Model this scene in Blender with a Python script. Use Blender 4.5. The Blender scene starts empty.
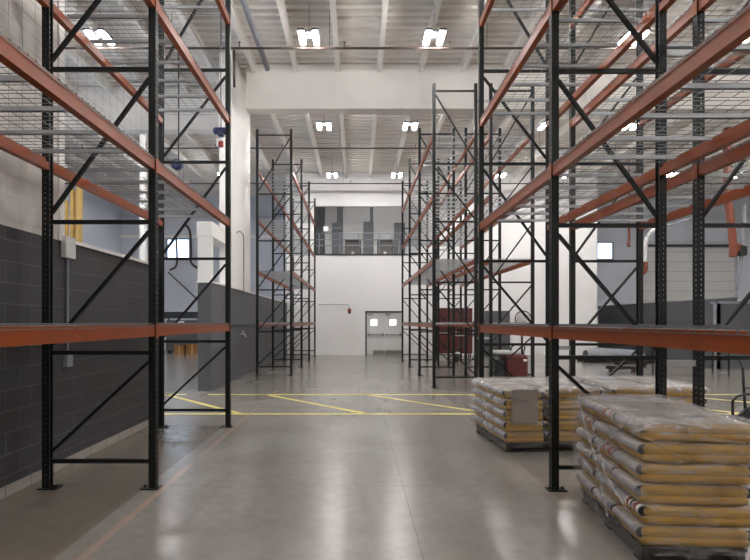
import bpy, math, random
from mathutils import Vector, Matrix, noise
random.seed(7)
S = bpy.context.scene
COL = S.collection
PI = math.pi
EYE = 1.655
F = 540.0

# ------------------------------------------------------------------ helpers
def wp(px, py, Y):
    return Vector(((px - 357) / F * Y, Y, EYE + (322 - py) / F * Y))

class MB:
    def __init__(s): s.v = []; s.f = []
    def add(s, vs, fs):
        n = len(s.v); s.v += [tuple(v) for v in vs]; s.f += [tuple(i + n for i in f) for f in fs]; return s
    def box(s, x0, x1, y0, y1, z0, z1):
        return s.add([(x0,y0,z0),(x1,y0,z0),(x1,y1,z0),(x0,y1,z0),(x0,y0,z1),(x1,y0,z1),(x1,y1,z1),(x0,y1,z1)],
              [(0,3,2,1),(4,5,6,7),(0,1,5,4),(1,2,6,5),(2,3,7,6),(3,0,4,7)])
    def rbox(s, x0, x1, y0, y1, z0, z1, r=.01):
        # box with chamfered vertical edges and top edges
        def ring(i, z):
            return [(x0+i+r,y0+i,z),(x1-i-r,y0+i,z),(x1-i,y0+i+r,z),(x1-i,y1-i-r,z),(x1-i-r,y1-i,z),(x0+i+r,y1-i,z),(x0+i,y1-i-r,z),(x0+i,y0+i+r,z)]
        vs = ring(r,z0)+ring(0,z0+r)+ring(0,z1-r)+ring(r,z1)
        fs = [tuple(range(7,-1,-1)), tuple(range(24,32))]
        for k in range(3):
            for i in range(8):
                j=(i+1)%8; fs.append((k*8+i,k*8+j,k*8+8+j,k*8+8+i))
        return s.add(vs, fs)
    def bar(s, a, b, w=.04, h=.04, up=(0,0,1)):
        a = Vector(a); b = Vector(b); d = (b-a).normalized(); u = Vector(up)
        if abs(d.dot(u)) > .98: u = Vector((0,1,0))
        sx = d.cross(u).normalized(); uz = sx.cross(d).normalized()
        q = [sx*(-w/2)+uz*(-h/2), sx*(w/2)+uz*(-h/2), sx*(w/2)+uz*(h/2), sx*(-w/2)+uz*(h/2)]
        return s.add([a+p for p in q]+[b+p for p in q], [(0,1,2,3),(7,6,5,4),(0,4,5,1),(1,5,6,2),(2,6,7,3),(3,7,4,0)])
    def tube(s, pts, r=.02, n=8, closed=False):
        pts = [Vector(p) for p in pts]; rings = []
        m = len(pts)
        for i, p in enumerate(pts):
            if closed: d = pts[(i+1)%m]-pts[i-1]
            else: d = pts[min(i+1,m-1)]-pts[max(i-1,0)]
            d.normalize()
            u = Vector((0,0,1)) if abs(d.z) < .9 else Vector((0,1,0))
            a = d.cross(u).normalized(); b = a.cross(d).normalized()
            rr = r[i] if isinstance(r, (list,tuple)) else r
            rings.append([p+(a*math.cos(2*PI*k/n)+b*math.sin(2*PI*k/n))*rr for k in range(n)])
        vs = [v for rg in rings for v in rg]; fs = []
        for i in range(m if closed else m-1):
            for k in range(n):
                k2=(k+1)%n; i2=(i+1)%m
                fs.append((i*n+k, i*n+k2, i2*n+k2, i2*n+k))
        if not closed: fs += [tuple(range(n-1,-1,-1)), tuple(range((m-1)*n, m*n))]
        return s.add(vs, fs)
    def lathe(s, prof, c=(0,0,0), n=20, axis='z'):
        vs=[]; fs=[]
        for r,z in prof:
            for k in range(n):
                a=2*PI*k/n; p=(r*math.cos(a), r*math.sin(a), z)
                if axis=='y': p=(p[0],p[2],p[1])
                if axis=='x': p=(p[2],p[0],p[1])
                vs.append((p[0]+c[0],p[1]+c[1],p[2]+c[2]))
        for i in range(len(prof)-1):
            for k in range(n):
                k2=(k+1)%n; fs.append((i*n+k,i*n+k2,(i+1)*n+k2,(i+1)*n+k))
        fs.append(tuple(range(n-1,-1,-1))); fs.append(tuple(range((len(prof)-1)*n,len(prof)*n)))
        return s.add(vs,fs)
    def mesh(s, name, smooth=False):
        me = bpy.data.meshes.new(name); me.from_pydata(s.v, [], s.f); me.update()
        if smooth:
            for p in me.polygons: p.use_smooth = True
        return me

def link(name, me, mat=None, parent=None, loc=(0,0,0), rz=0):
    o = bpy.data.objects.new(name, me); COL.objects.link(o)
    if me is not None and mat is not None and not me.materials: me.materials.append(mat)
    o.location = loc; o.rotation_euler = (0,0,rz)
    if parent: o.parent = parent
    return o
def obj(name, mb, mat, parent=None, smooth=False, loc=(0,0,0), rz=0):
    return link(name, mb.mesh(name, smooth), mat, parent, loc, rz)
def tag(o, label, cat, group=None):
    o['label'] = label; o['category'] = cat
    if group: o['group'] = group
    return o
def thing(name, label, cat, loc=(0,0,0), rz=0, group=None):
    return tag(link(name, None, loc=loc, rz=rz), label, cat, group)
def struct(name, mb, mat, parent=None, smooth=False):
    o = obj(name, mb, mat, parent, smooth)
    if not parent: o['kind'] = 'structure'
    return o
def B(*a): return MB().box(*a)

# ------------------------------------------------------------------ materials
def lin(r,g,b):
    f = lambda c: (c/255/12.92 if c/255 <= .04045 else ((c/255+.055)/1.055)**2.4)
    return (f(r), f(g), f(b), 1)
def mat(name, rgb, rough=.5, metal=0, var=.08, scale=6, bump=0, spec=.5, coat=0):
    m = bpy.data.materials.new(name); m.use_nodes = True; nt = m.node_tree; N = nt.nodes; L = nt.links
    p = N['Principled BSDF']; c = lin(*rgb)
    p.inputs['Roughness'].default_value = rough; p.inputs['Metallic'].default_value = metal
    p.inputs['Specular IOR Level'].default_value = spec; p.inputs['Coat Weight'].default_value = coat
    tc = N.new('ShaderNodeTexCoord'); nz = N.new('ShaderNodeTexNoise'); nz.inputs['Scale'].default_value = scale
    nz.inputs['Detail'].default_value = 6; L.new(tc.outputs['Object'], nz.inputs['Vector'])
    r = N.new('ShaderNodeValToRGB'); r.color_ramp.elements[0].position=.3; r.color_ramp.elements[1].position=.7
    r.color_ramp.elements[0].color = tuple(x*(1-var) for x in c[:3])+(1,)
    r.color_ramp.elements[1].color = tuple(min(1,x*(1+var)) for x in c[:3])+(1,)
    L.new(nz.outputs['Fac'], r.inputs['Fac']); L.new(r.outputs['Color'], p.inputs['Base Color'])
    if bump:
        b = N.new('ShaderNodeBump'); b.inputs['Strength'].default_value = bump; b.inputs['Distance'].default_value=.01
        L.new(nz.outputs['Fac'], b.inputs['Height']); L.new(b.outputs['Normal'], p.inputs['Normal'])
    return m
M = {}
M['post'] = mat('dark_green_steel', (13,17,17), .5, .0, .12, 20, 0, .35)
M['orange'] = mat('orange_steel', (140,64,20), .36, 0, .10, 8, 0, .3)
M['orangehose'] = mat('orange_hose', (118,56,34), .5)
M['zinc'] = mat('galvanised_steel', (176,179,182), .38, .35, .08, 30)
M['wire'] = mat('wire_grey', (118,120,122), .4, .5, .05, 30)
M['netwire'] = mat('netting_grey', (140,140,140), .6, .2, .05, 30)
M['white'] = mat('white_paint', (232,229,226), .6, 0, .02, 1.5)
M['whitewall'] = mat('white_wall', (236,234,233), .7, 0, .02, 1.0)
M['greywall'] = mat('grey_wall', (200,204,213), .7, 0, .04, 1.0)
M['midgrey'] = mat('mid_grey_paint', (128,132,136), .6, 0, .03, 2)
M['beige'] = mat('ceiling_paint', (226,221,215), .65, 0, .04, .8)
M['joist'] = mat('joist_paint', (234,230,225), .6, 0, .03, 2)
M['dark'] = mat('dark_grey_paint', (82,83,86), .55, 0, .05, 1.5)
M['darktrim'] = mat('dark_trim', (50,50,54), .5, 0, .05, 5)
M['pipe'] = mat('sprinkler_pipe', (70,58,54), .45, .3, .1, 5)
M['black'] = mat('black_plastic', (22,22,24), .4, 0, .1, 10)
M['maroon'] = mat('maroon_steel', (84,28,22), .4, 0, .12, 4)
M['boardw'] = mat('pallet_wood', (50,42,34), .8, 0, .3, 9, .3)
M['timber'] = mat('pale_timber', (205,170,100), .7, 0, .15, 7, .2)
M['card'] = mat('cardboard', (160,112,66), .8, 0, .1, 5)
M['blue'] = mat('blue_enamel', (24,30,78), .35, 0, .08, 8)
M['red'] = mat('red_enamel', (150,30,26), .4, 0, .08, 8)
M['yellow'] = mat('yellow_floor_paint', (206,190,96), .5, 0, .14, 5)
M['kick'] = mat('kick_plate_steel',(130,126,118),.4,.5)
M['doorgrey'] = mat('door_paint', (205,205,203), .5, 0, .03, 3)
M['brownde'] = mat('brown_grey_door', (118,112,106), .5, 0, .05, 3)
M['paper'] = mat('white_paper', (240,240,240), .6, 0, .01, 3)
M['steelgrey'] = mat('tarp_grey', (130,132,140), .55, 0, .15, 3)
M['plastic'] = mat('pale_cover', (200,200,198), .4, 0, .06, 6)

def emis(name, rgb, st):
    m = bpy.data.materials.new(name); m.use_nodes = True; p = m.node_tree.nodes['Principled BSDF']
    p.inputs['Base Color'].default_value=(.8,.8,.8,1); p.inputs['Emission Color'].default_value=rgb; p.inputs['Emission Strength'].default_value=st
    return m
M['lamp'] = emis('led_panel', (1,.98,.96,1), 150)

M['paneglow'] = emis('glowing_pane', (.95,.98,1,1), .9)  # pane glows by itself, standing in for daylight behind the door
def glass():
    m = bpy.data.materials.new('window_glass'); m.use_nodes=True; nt=m.node_tree; N=nt.nodes; L=nt.links; N.clear()
    o=N.new('ShaderNodeOutputMaterial'); mx=N.new('ShaderNodeMixShader'); t=N.new('ShaderNodeBsdfTransparent'); g=N.new('ShaderNodeBsdfGlossy')
    g.inputs['Roughness'].default_value=.02; mx.inputs[0].default_value=.07
    t.inputs['Color'].default_value=(.95,.97,1,1)
    L.new(t.outputs[0],mx.inputs[1]); L.new(g.outputs[0],mx.inputs[2]); L.new(mx.outputs[0],o.inputs[0]); return m
M['glass']=glass()

def film():
    m = bpy.data.materials.new('stretch_film'); m.use_nodes=True; nt=m.node_tree; N=nt.nodes; L=nt.links; N.clear()
    o=N.new('ShaderNodeOutputMaterial'); mx=N.new('ShaderNodeMixShader'); t=N.new('ShaderNodeBsdfTransparent')
    p=N.new('ShaderNodeBsdfPrincipled'); p.inputs['Base Color'].default_value=(.68,.66,.66,1); p.inputs['Roughness'].default_value=.12
    p.inputs['Specular IOR Level'].default_value=.8
    tc=N.new('ShaderNodeTexCoord'); mp=N.new('ShaderNodeMapping'); mp.inputs['Scale'].default_value=(3,3,9); mp.inputs['Rotation'].default_value=(.5,.3,0)
    nz=N.new('ShaderNodeTexNoise'); nz.inputs['Scale'].default_value=1.6; nz.inputs['Detail'].default_value=8; nz.inputs['Distortion'].default_value=1.8
    L.new(tc.outputs['Object'],mp.inputs[0]); L.new(mp.outputs[0],nz.inputs['Vector'])
    r=N.new('ShaderNodeMapRange'); r.inputs['From Min'].default_value=.42; r.inputs['From Max'].default_value=.78
    r.inputs['To Min'].default_value=.02; r.inputs['To Max'].default_value=.46
    L.new(nz.outputs['Fac'],r.inputs['Value'])
    # film is paler and more opaque the more it faces up or down
    ge=N.new('ShaderNodeNewGeometry'); sp=N.new('ShaderNodeSeparateXYZ'); L.new(ge.outputs['Normal'],sp.inputs[0])
    ab=N.new('ShaderNodeMath'); ab.operation='ABSOLUTE'; L.new(sp.outputs['Z'],ab.inputs[0])
    ml=N.new('ShaderNodeMath'); ml.operation='MULTIPLY_ADD'; L.new(ab.outputs[0],ml.inputs[0]); ml.inputs[1].default_value=.30; L.new(r.outputs[0],ml.inputs[2])
    mlc=N.new('ShaderNodeMath'); mlc.operation='MINIMUM'; mlc.inputs[1].default_value=.9; L.new(ml.outputs[0],mlc.inputs[0])
    b=N.new('ShaderNodeBump'); b.inputs['Strength'].default_value=.9; b.inputs['Distance'].default_value=.012
    L.new(nz.outputs['Fac'],b.inputs['Height']); L.new(b.outputs[0],p.inputs['Normal'])
    L.new(mlc.outputs[0],mx.inputs[0]); L.new(t.outputs[0],mx.inputs[1]); L.new(p.outputs[0],mx.inputs[2]); L.new(mx.outputs[0],o.inputs[0])
    return m
M['film']=film()

def block(name, rgb, mortar, rough=.6, vec='yz', spec=.4):
    m = bpy.data.materials.new(name); m.use_nodes=True; nt=m.node_tree; N=nt.nodes; L=nt.links
    p=N['Principled BSDF']; p.inputs['Roughness'].default_value=rough; p.inputs['Specular IOR Level'].default_value=spec
    tc=N.new('ShaderNodeTexCoord'); sp=N.new('ShaderNodeSeparateXYZ'); cb=N.new('ShaderNodeCombineXYZ')
    L.new(tc.outputs['Object'],sp.inputs[0]); L.new(sp.outputs['Y' if vec[0]=='y' else 'X'],cb.inputs[0]); L.new(sp.outputs['Z'],cb.inputs[1])
    bk=N.new('ShaderNodeTexBrick'); bk.inputs['Scale'].default_value=1; bk.inputs['Brick Width'].default_value=.406; bk.inputs['Row Height'].default_value=.203
    bk.inputs['Mortar Size'].default_value=.006; bk.inputs['Mortar Smooth'].default_value=.4
    c=lin(*rgb); bk.inputs['Color1'].default_value=c; bk.inputs['Color2'].default_value=tuple(x*.9 for x in c[:3])+(1,); bk.inputs['Mortar'].default_value=lin(*mortar)
    L.new(cb.outputs[0],bk.inputs['Vector']); L.new(bk.outputs['Color'],p.inputs['Base Color'])
    b=N.new('ShaderNodeBump'); b.inputs['Strength'].default_value=.4; b.inputs['Distance'].default_value=.006; b.invert=True
    L.new(bk.outputs['Fac'],b.inputs['Height']); L.new(b.outputs[0],p.inputs['Normal'])
    return m
M['darkblock']=block('dark_block_wall',(56,55,58),(82,81,82))
M['lightblock']=block('light_block_wall',(214,209,204),(205,200,196),.7)
M['lightblockx']=mat('end_wall_paint',(234,232,231),.7,0,.015,.8)

def floor_mat():
    m = bpy.data.materials.new('polished_concrete'); m.use_nodes=True; nt=m.node_tree; N=nt.nodes; L=nt.links
    p=N['Principled BSDF']; tc=N.new('ShaderNodeTexCoord'); sp=N.new('ShaderNodeSeparateXYZ'); L.new(tc.outputs['Object'],sp.inputs[0])
    def noi(scale,det=8,dist=0,sc=(1,1,1)):
        mp=N.new('ShaderNodeMapping'); mp.inputs['Scale'].default_value=sc; L.new(tc.outputs['Object'],mp.inputs[0])
        n=N.new('ShaderNodeTexNoise'); n.inputs['Scale'].default_value=scale; n.inputs['Detail'].default_value=det; n.inputs['Distortion'].default_value=dist
        L.new(mp.outputs[0],n.inputs['Vector']); return n
    def mth(op,a,b=None,c=None):
        n=N.new('ShaderNodeMath'); n.operation=op
        for i,v in enumerate((a,b,c)):
            if v is None: continue
            if isinstance(v,(int,float)): n.inputs[i].default_value=v
            else: L.new(v,n.inputs[i])
        return n.outputs[0]
    def mix(f,a,b):
        n=N.new('ShaderNodeMix'); n.data_type='RGBA'
        L.new(f,n.inputs[0]) if not isinstance(f,float) else setattr(n.inputs[0],'default_value',f)
        for i,v in ((6,a),(7,b)):
            if isinstance(v,tuple): n.inputs[i].default_value=v
            else: L.new(v,n.inputs[i])
        return n.outputs[2]
    big=noi(.55,6,.6); ram=N.new('ShaderNodeMapRange'); ram.inputs['From Min'].default_value=.2; ram.inputs['From Max'].default_value=.8; L.new(big.outputs['Fac'],ram.inputs['Value'])
    col=mix(ram.outputs[0],lin(120,114,108),lin(148,143,137))
    fine=noi(9,10,.3); fr=N.new('ShaderNodeMapRange'); fr.inputs['From Min'].default_value=.4; fr.inputs['From Max'].default_value=.75; fr.inputs['To Max'].default_value=.3; L.new(fine.outputs['Fac'],fr.inputs['Value'])
    col=mix(fr.outputs[0],col,lin(104,99,93))
    # tyre and dust streaks running along the aisle
    st=noi(2.2,5,.2,(1,.12,1)); sr=N.new('ShaderNodeMapRange'); sr.inputs['From Min'].default_value=.52; sr.inputs['From Max'].default_value=.74; sr.inputs['To Max'].default_value=.35; L.new(st.outputs['Fac'],sr.inputs['Value'])
    col=mix(sr.outputs[0],col,lin(96,90,83))
    # darker brownish strip below the left rack
    lt=mth('LESS_THAN',sp.outputs['X'],-2.12); g1=mth('GREATER_THAN',sp.outputs['X'],-3.4); ly=mth('LESS_THAN',sp.outputs['Y'],8.6)
    f=mth('MULTIPLY',mth('MULTIPLY',lt,g1),ly); f=mth('MULTIPLY',f,.55)
    col=mix(f,col,lin(104,92,78))
    # worn orange line left of the aisle
    d=mth('ABSOLUTE',mth('ADD',sp.outputs['X'],1.93)); lm=mth('LESS_THAN',d,.035)
    wn=noi(3.5,6,.3,(1,.25,1)); wr=N.new('ShaderNodeMapRange'); wr.inputs['From Min'].default_value=.3; wr.inputs['From Max'].default_value=.65; wr.inputs['To Max'].default_value=.42; L.new(wn.outputs['Fac'],wr.inputs['Value'])
    f=mth('MULTIPLY',mth('MULTIPLY',lm,wr.outputs[0]),mth('LESS_THAN',sp.outputs['Y'],24))
    col=mix(f,col,lin(190,150,124))
    d=mth('ABSOLUTE',mth('ADD',sp.outputs['X'],-1.86)); f=mth('MULTIPLY',mth('MULTIPLY',mth('LESS_THAN',d,.035),wr.outputs[0]),.7)
    col=mix(f,col,lin(170,152,134))
    # saw cuts
    cx=mth('ABSOLUTE',mth('SUBTRACT',mth('MODULO',mth('ADD',sp.outputs['X'],50-.46),5.0),0.0)); cxl=mth('LESS_THAN',cx,.008)
    cy=mth('MODULO',mth('ADD',sp.outputs['Y'],50-5.45),5.0); cyl=mth('LESS_THAN',cy,.009)
    f=mth('MULTIPLY',mth('MAXIMUM',cxl,cyl),.45)
    col=mix(f,col,lin(76,71,66))
    L.new(col,p.inputs['Base Color'])
    rr=N.new('ShaderNodeMapRange'); rr.inputs['From Min'].default_value=.2; rr.inputs['From Max'].default_value=.8; rr.inputs['To Min'].default_value=.19; rr.inputs['To Max'].default_value=.262
    L.new(big.outputs['Fac'],rr.inputs['Value']); L.new(rr.outputs[0],p.inputs['Roughness'])
    p.inputs['Specular IOR Level'].default_value=.55
    b=N.new('ShaderNodeBump'); b.inputs['Strength'].default_value=.06; b.inputs['Distance'].default_value=.004; L.new(fine.outputs['Fac'],b.inputs['Height']); L.new(b.outputs[0],p.inputs['Normal'])
    return m
M['floor']=floor_mat()

def sack_mat():
    m = bpy.data.materials.new('printed_sack'); m.use_nodes=True; nt=m.node_tree; N=nt.nodes; L=nt.links
    p=N['Principled BSDF']; p.inputs['Roughness'].default_value=.5
    tc=N.new('ShaderNodeTexCoord'); sp=N.new('ShaderNodeSeparateXYZ'); L.new(tc.outputs['Generated'],sp.inputs[0])
    nz=N.new('ShaderNodeTexNoise'); nz.inputs['Scale'].default_value=5; nz.inputs['Detail'].default_value=5; L.new(tc.outputs['Generated'],nz.inputs['Vector'])
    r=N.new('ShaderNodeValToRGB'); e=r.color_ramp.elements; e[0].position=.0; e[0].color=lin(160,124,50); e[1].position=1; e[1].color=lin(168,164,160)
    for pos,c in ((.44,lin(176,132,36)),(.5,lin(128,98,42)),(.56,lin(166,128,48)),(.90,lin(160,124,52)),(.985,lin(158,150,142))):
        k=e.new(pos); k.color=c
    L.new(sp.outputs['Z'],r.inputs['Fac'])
    # grey ends
    a=N.new('ShaderNodeMath'); a.operation='SUBTRACT'; L.new(sp.outputs['X'],a.inputs[0]); a.inputs[1].default_value=.5
    a2=N.new('ShaderNodeMath'); a2.operation='ABSOLUTE'; L.new(a.outputs[0],a2.inputs[0])
    a3=N.new('ShaderNodeMath'); a3.operation='MULTIPLY_ADD'; L.new(nz.outputs['Fac'],a3.inputs[0]); a3.inputs[1].default_value=.04; L.new(a2.outputs[0],a3.inputs[2])
    mr=N.new('ShaderNodeMapRange'); mr.inputs['From Min'].default_value=.485; mr.inputs['From Max'].default_value=.50; mr.inputs['To Max'].default_value=.25; L.new(a3.outputs[0],mr.inputs['Value'])
    z=N.new('ShaderNodeMapRange'); z.inputs['From Min'].default_value=.38; z.inputs['From Max'].default_value=.42; L.new(sp.outputs['Z'],z.inputs['Value'])
    f=N.new('ShaderNodeMath'); f.operation='MULTIPLY'; L.new(mr.outputs[0],f.inputs[0]); L.new(z.outputs[0],f.inputs[1])
    mx=N.new('ShaderNodeMix'); mx.data_type='RGBA'; L.new(f.outputs[0],mx.inputs[0]); L.new(r.outputs[0],mx.inputs[6]); mx.inputs[7].default_value=lin(172,166,162)
    L.new(mx.outputs[2],p.inputs['Base Color'])
    b=N.new('ShaderNodeBump'); b.inputs['Strength'].default_value=.4; b.inputs['Distance'].default_value=.02; L.new(nz.outputs['Fac'],b.inputs['Height']); L.new(b.outputs[0],p.inputs['Normal'])
    return m
M['sack']=sack_mat()
M['roll']=mat('grey_rolled_plastic',(168,164,166),.4,0,.12,10)

# ------------------------------------------------------------------ shell
XL, XR, YB, YE, YF, ZC = -14.0, 24.0, -8.0, 27.0, 32.0, 9.1
struct('floor', B(XL-.2, XR+.2, YB-.2, 36.2, -.2, 0), M['floor'])

def slab_open(axis, pos, th, a0, a1, z0, z1, holes):
    """wall slab (axis 'x': plane x=pos spanning y; axis 'y': plane y=pos spanning x) with rectangular openings"""
    mb = MB()
    xs = sorted({a0,a1}|{h[0] for h in holes}|{h[1] for h in holes})
    zs = sorted({z0,z1}|{h[2] for h in holes}|{h[3] for h in holes})
    for i in range(len(xs)-1):
        for j in range(len(zs)-1):
            cx=(xs[i]+xs[i+1])/2; cz=(zs[j]+zs[j+1])/2
            if any(h[0]<cx<h[1] and h[2]<cz<h[3] for h in holes): continue
            if axis=='y': mb.box(xs[i],xs[i+1],pos,pos+th,zs[j],zs[j+1])
            else: mb.box(pos,pos+th,xs[i],xs[i+1],zs[j],zs[j+1])
    return mb
# end wall of the main aisle
DX0, DX1, DH = .42, 2.30, 2.2
MZ = (-2.1, 3.3, 5.05, 7.45)
struct('wall_end', slab_open('y', YE, .2, -3.5, 12.0, 0, ZC, [(DX0,DX1,0,DH), MZ]), M['lightblockx'])
# left and right bays
WL = (-11.3,-9.9,5.3,6.6); WR = (14.2,15.2,5.35,6.4)
struct('wall_left_bay_end', slab_open('y', YF, .2, XL, -3.5, 0, ZC, [WL]), M['greywall'])
struct('wall_right_bay_end', slab_open('y', YF, .2, 12.0, XR, 0, ZC, [WR,(16.9,22.4,0,6.4)]), M['greywall'])
struct('wall_left_return', B(-3.6,-3.5, YE, YF, 0, ZC), M['greywall'])
struct('wall_right_return', B(11.8,12.0, YE+.2, YF, 0, ZC), M['greywall'])
LO = [(2,6,.6,4.2),(8,12,.6,4.2),(14,18,.6,4.2)]
struct('wall_far_left', slab_open('x', XL-.2, .2, YB, YF, 0, ZC, LO), M['greywall'])
struct('wall_far_right', B(XR,XR+.2,YB,YF,0,ZC), M['whitewall'])
struct('wall_back', B(XL,XR,YB-.2,YB,0,ZC), M['whitewall'])
# near left block wall
struct('wall_left_lower', B(-3.5,-3.3,YB,8.9,.115,2.56), M['darkblock'])
struct('wall_left_upper', B(-3.5,-3.3,YB,6.02,2.56,ZC), M['lightblock'])
struct('baseboard_left', B(-3.5,-3.302,YB,8.9,0,.115), block('bare_block',(150,144,136),(90,86,80),.8))
struct('trim_1', B(-3.53,-3.27,6.04,8.95,2.56,2.60), M['white'])
struct('trim_2', B(-3.52,-3.28,5.95,6.06,2.56,ZC), M['white'])
struct('trim_3', MB().box(-3.3,-3.26,4.72,4.86,2.56,ZC).box(-3.3,-3.26,4.1,4.16,2.56,ZC), M['midgrey'])
# far left wall
struct('wall_left_far_lower', B(-3.82,-3.5,12.95,YE,0,2.60), M['dark'])
struct('trim_4', MB().box(-3.84,-3.48,12.93,14.88,2.60,2.64).box(-3.84,-3.48,17.46,YE,2.60,2.64), M['white'])
struct('trim_5', B(-3.5,-3.47,14.9,20.0,1.50,1.58), M['darktrim'])
struct('wall_left_far_upper', B(-3.8,-3.45,14.9,17.45,2.60,ZC), M['white'])
struct('trim_6', MB().box(-3.82,-3.5,12.95,13.15,2.64,4.05), M['white'])
struct('trim_7', B(-3.84,-3.48,12.93,14.9,3.72,4.07), M['white'])
# pillar in left bay
struct('trim_8', B(-8.05,-7.85,20,20.2,0,ZC), M['white'])
struct('trim_9', B(XL,-3.6,YF-.12,YF,6.62,6.78), M['white'])
# girders
g = MB().box(-3.2,XR,15.6,15.75,7.86,ZC).box(-3.2,XR,15.5,15.9,7.78,7.86)
for k in range(20):
    if k%2==0: g.box(-.58+1.2*k,-.52+1.2*k,15.56,15.6,7.86,ZC)
struct('trim_10', g, M['joist'])
struct('trim_11', MB().box(XL,-3.8,17.1,17.25,7.8,ZC).box(XL,-3.8,17.0,17.4,7.72,7.8), M['joist'])
# ceiling deck
mb = MB(); y = YB; prof=[]
while y < 36:
    prof += [(y,ZC),(y+.13,ZC),(y+.17,ZC+.075),(y+.27,ZC+.075),(y+.30,ZC)]; y += .30
vs=[];fs=[]
for (yy,zz) in prof: vs += [(XL-.2,yy,zz),(XR+.2,yy,zz)]
for i in range(len(prof)-1): fs.append((2*i,2*i+2,2*i+3,2*i+1))
mb.add(vs,fs); mb.box(XL-.2,XR+.2,YB-.2,36.2,ZC+.1,ZC+.3)
ceil = struct('ceiling', mb, M['beige'])
jm = MB().box(-.008,.008,YB,YE,ZC-.22,ZC-.01).box(-.065,.065,YB,YE,ZC-.24,ZC-.222).box(-.065,.065,YB,YE,ZC-.012,ZC).mesh('joist')
jm.materials.append(M['joist'])
x=-.553-1.2*11
while x < XR-.3:
    if not -3.9<x<-3.3: link('joist', jm, None, ceil, (x,0,0))
    x += 1.2

# windows
def window(n, x0,x1,z0,z1, y):
    f=MB(); w=.06
    f.box(x0,x1,y-.03,y+.12,z0,z0+w).box(x0,x1,y-.03,y+.12,z1-w,z1).box(x0,x0+w,y-.03,y+.12,z0,z1).box(x1-w,x1,y-.03,y+.12,z0,z1)
    o=struct('window_%d'%n, f, M['midgrey'])
    obj('pane', B(x0+w,x1-w,y+.05,y+.06,z0+w,z1-w), M['glass'], o)
window(1,*WL,YF); window(2,*WR,YF)
for i,(a,b,c,d) in enumerate(LO):
    f=MB(); w=.07; X=XL
    f.box(X-.15,X+.03,a,b,c,c+w).box(X-.15,X+.03,a,b,d-w,d).box(X-.15,X+.03,a,a+w,c,d).box(X-.15,X+.03,b-w,b,c,d).box(X-.12,X,(a+b)/2-.03,(a+b)/2+.03,c,d)
    o=struct('window_%d'%(3+i), f, M['midgrey'])
    obj('pane', B(X-.08,X-.07,a+w,b-w,c+w,d-w), M['glass'], o)
    li=bpy.data.lights.new('daylight_portal','AREA'); li.shape='RECTANGLE'; li.size=b-a; li.size_y=d-c; li.cycles.is_portal=True
    lo=link('daylight_portal', li, None, None, (X-.3,(a+b)/2,(c+d)/2)); lo.rotation_euler=(0,-PI/2,0)

# double exit door
d=MB(); d.box(DX0,DX0+.06,YE-.03,YE+.15,0,DH).box(DX1-.06,DX1,YE-.03,YE+.15,0,DH).box(DX0,DX1,YE-.03,YE+.15,DH-.07,DH)
door=struct('door_1', d, M['darktrim'])
mid=(DX0+DX1)/2
for k,(a,b) in enumerate(((DX0+.065,mid-.004),(mid+.004,DX1-.065))):
    wx=(a+b)/2-.08 if k==0 else (a+b)/2+.0
    lf=MB()
    hx0,hx1,hz0,hz1=wx-.17,wx+.17,1.48,1.78
    lf=slab_open('y',YE+.03,.05,a,b,.01,DH-.075,[(hx0,hx1,hz0,hz1)])
    L=obj('door_leaf', lf, M['doorgrey'], door)
    obj('window_light', B(hx0,hx1,YE+.05,YE+.06,hz0,hz1), M['paneglow'], L)['label']='bright white square vision panel'
    obj('push_bar', MB().box(a+.06,b-.02,YE-.03,YE+.0,1.0,1.045).box(a+.05,a+.12,YE-.04,YE+.03,.98,1.07).box(b-.12,b-.03,YE-.06,YE+.03,.94,1.1), M['steelgrey'], L)
    obj('door_closer', B(a+.05,a+.30,YE-.03,YE+.03,1.99,2.06), M['steelgrey'], L)
    obj('kick_plate', B(a+(.32 if k==0 else .01),b-.01,YE+.015,YE+.03,.03,.24), M['kick'], L)
struct('wall_vestibule', MB().box(-1,4,28.2,28.3,0,4.9).box(-1,4,27.2,28.3,4.8,4.9), M['whitewall'])

# mezzanine
struct('trim_12', B(-3.5,11.8,YE+.2,35.2,4.9,5.05), M['midgrey'])
struct('trim_13', B(MZ[0],MZ[1],YE-.03,YE+.05,4.98,5.06), M['darktrim'])
YM=35.0
struct('wall_mezzanine', B(-3.5,11.8,YM,YM+.2,5.05,ZC), M['whitewall'])
struct('wall_mezzanine_left', B(-3.6,-3.5,YF,YM,0,ZC), M['whitewall'])
struct('wall_mezzanine_right', B(11.8,12,YF,YM,0,ZC), M['whitewall'])
for i,(a,b,t) in enumerate(((332,343,223),(363.5,373.5,222),(394,405,223))):
    p0=wp(a,t,YM); p1=wp(b,t,YM)
    struct('trim_%d'%(14+i), B(p0.x,p1.x,YM-.12,YM,5.05,p0.z), M['midgrey'])
struct('trim_17', B(wp(325,0,YM).x-1.1,wp(325,0,YM).x,YM-.6,YM,5.05,ZC), M['dark'])
struct('trim_18', MB().box(wp(337,0,YM).x,wp(343,0,YM).x,YM-.1,YM,7.9,ZC).box(wp(370,0,YM).x,wp(373,0,YM).x,YM-.1,YM,7.9,ZC), M['midgrey'])
for i,(a,b) in enumerate(((346,360),(378,392))):
    x0=wp(a,0,YM).x; x1=wp(b,0,YM).x
    o=struct('door_%d'%(2+i), MB().box(x0-.05,x1+.05,YM-.06,YM,5.05,7.0).box(x0-.05,x1+.05,YM-.09,YM,6.82,7.0), M['darktrim'])
    obj('door_leaf', B(x0,x1,YM-.08,YM-.06,5.06,6.82), M['brownde'], o)
    obj('notice', B((x0+x1)/2-.1,(x0+x1)/2+.08,YM-.09,YM-.08,5.75,6.2), M['paper'], o)
rail=thing('guard_railing','grey tubular guard railing along the edge of the mezzanine opening','railing',(0,YE+.1,5.06))
for z in (.42,.73,1.05): obj('rail', MB().tube([(MZ[0],0,z),(MZ[1],0,z)],.02), M['steelgrey'], rail)
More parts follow.
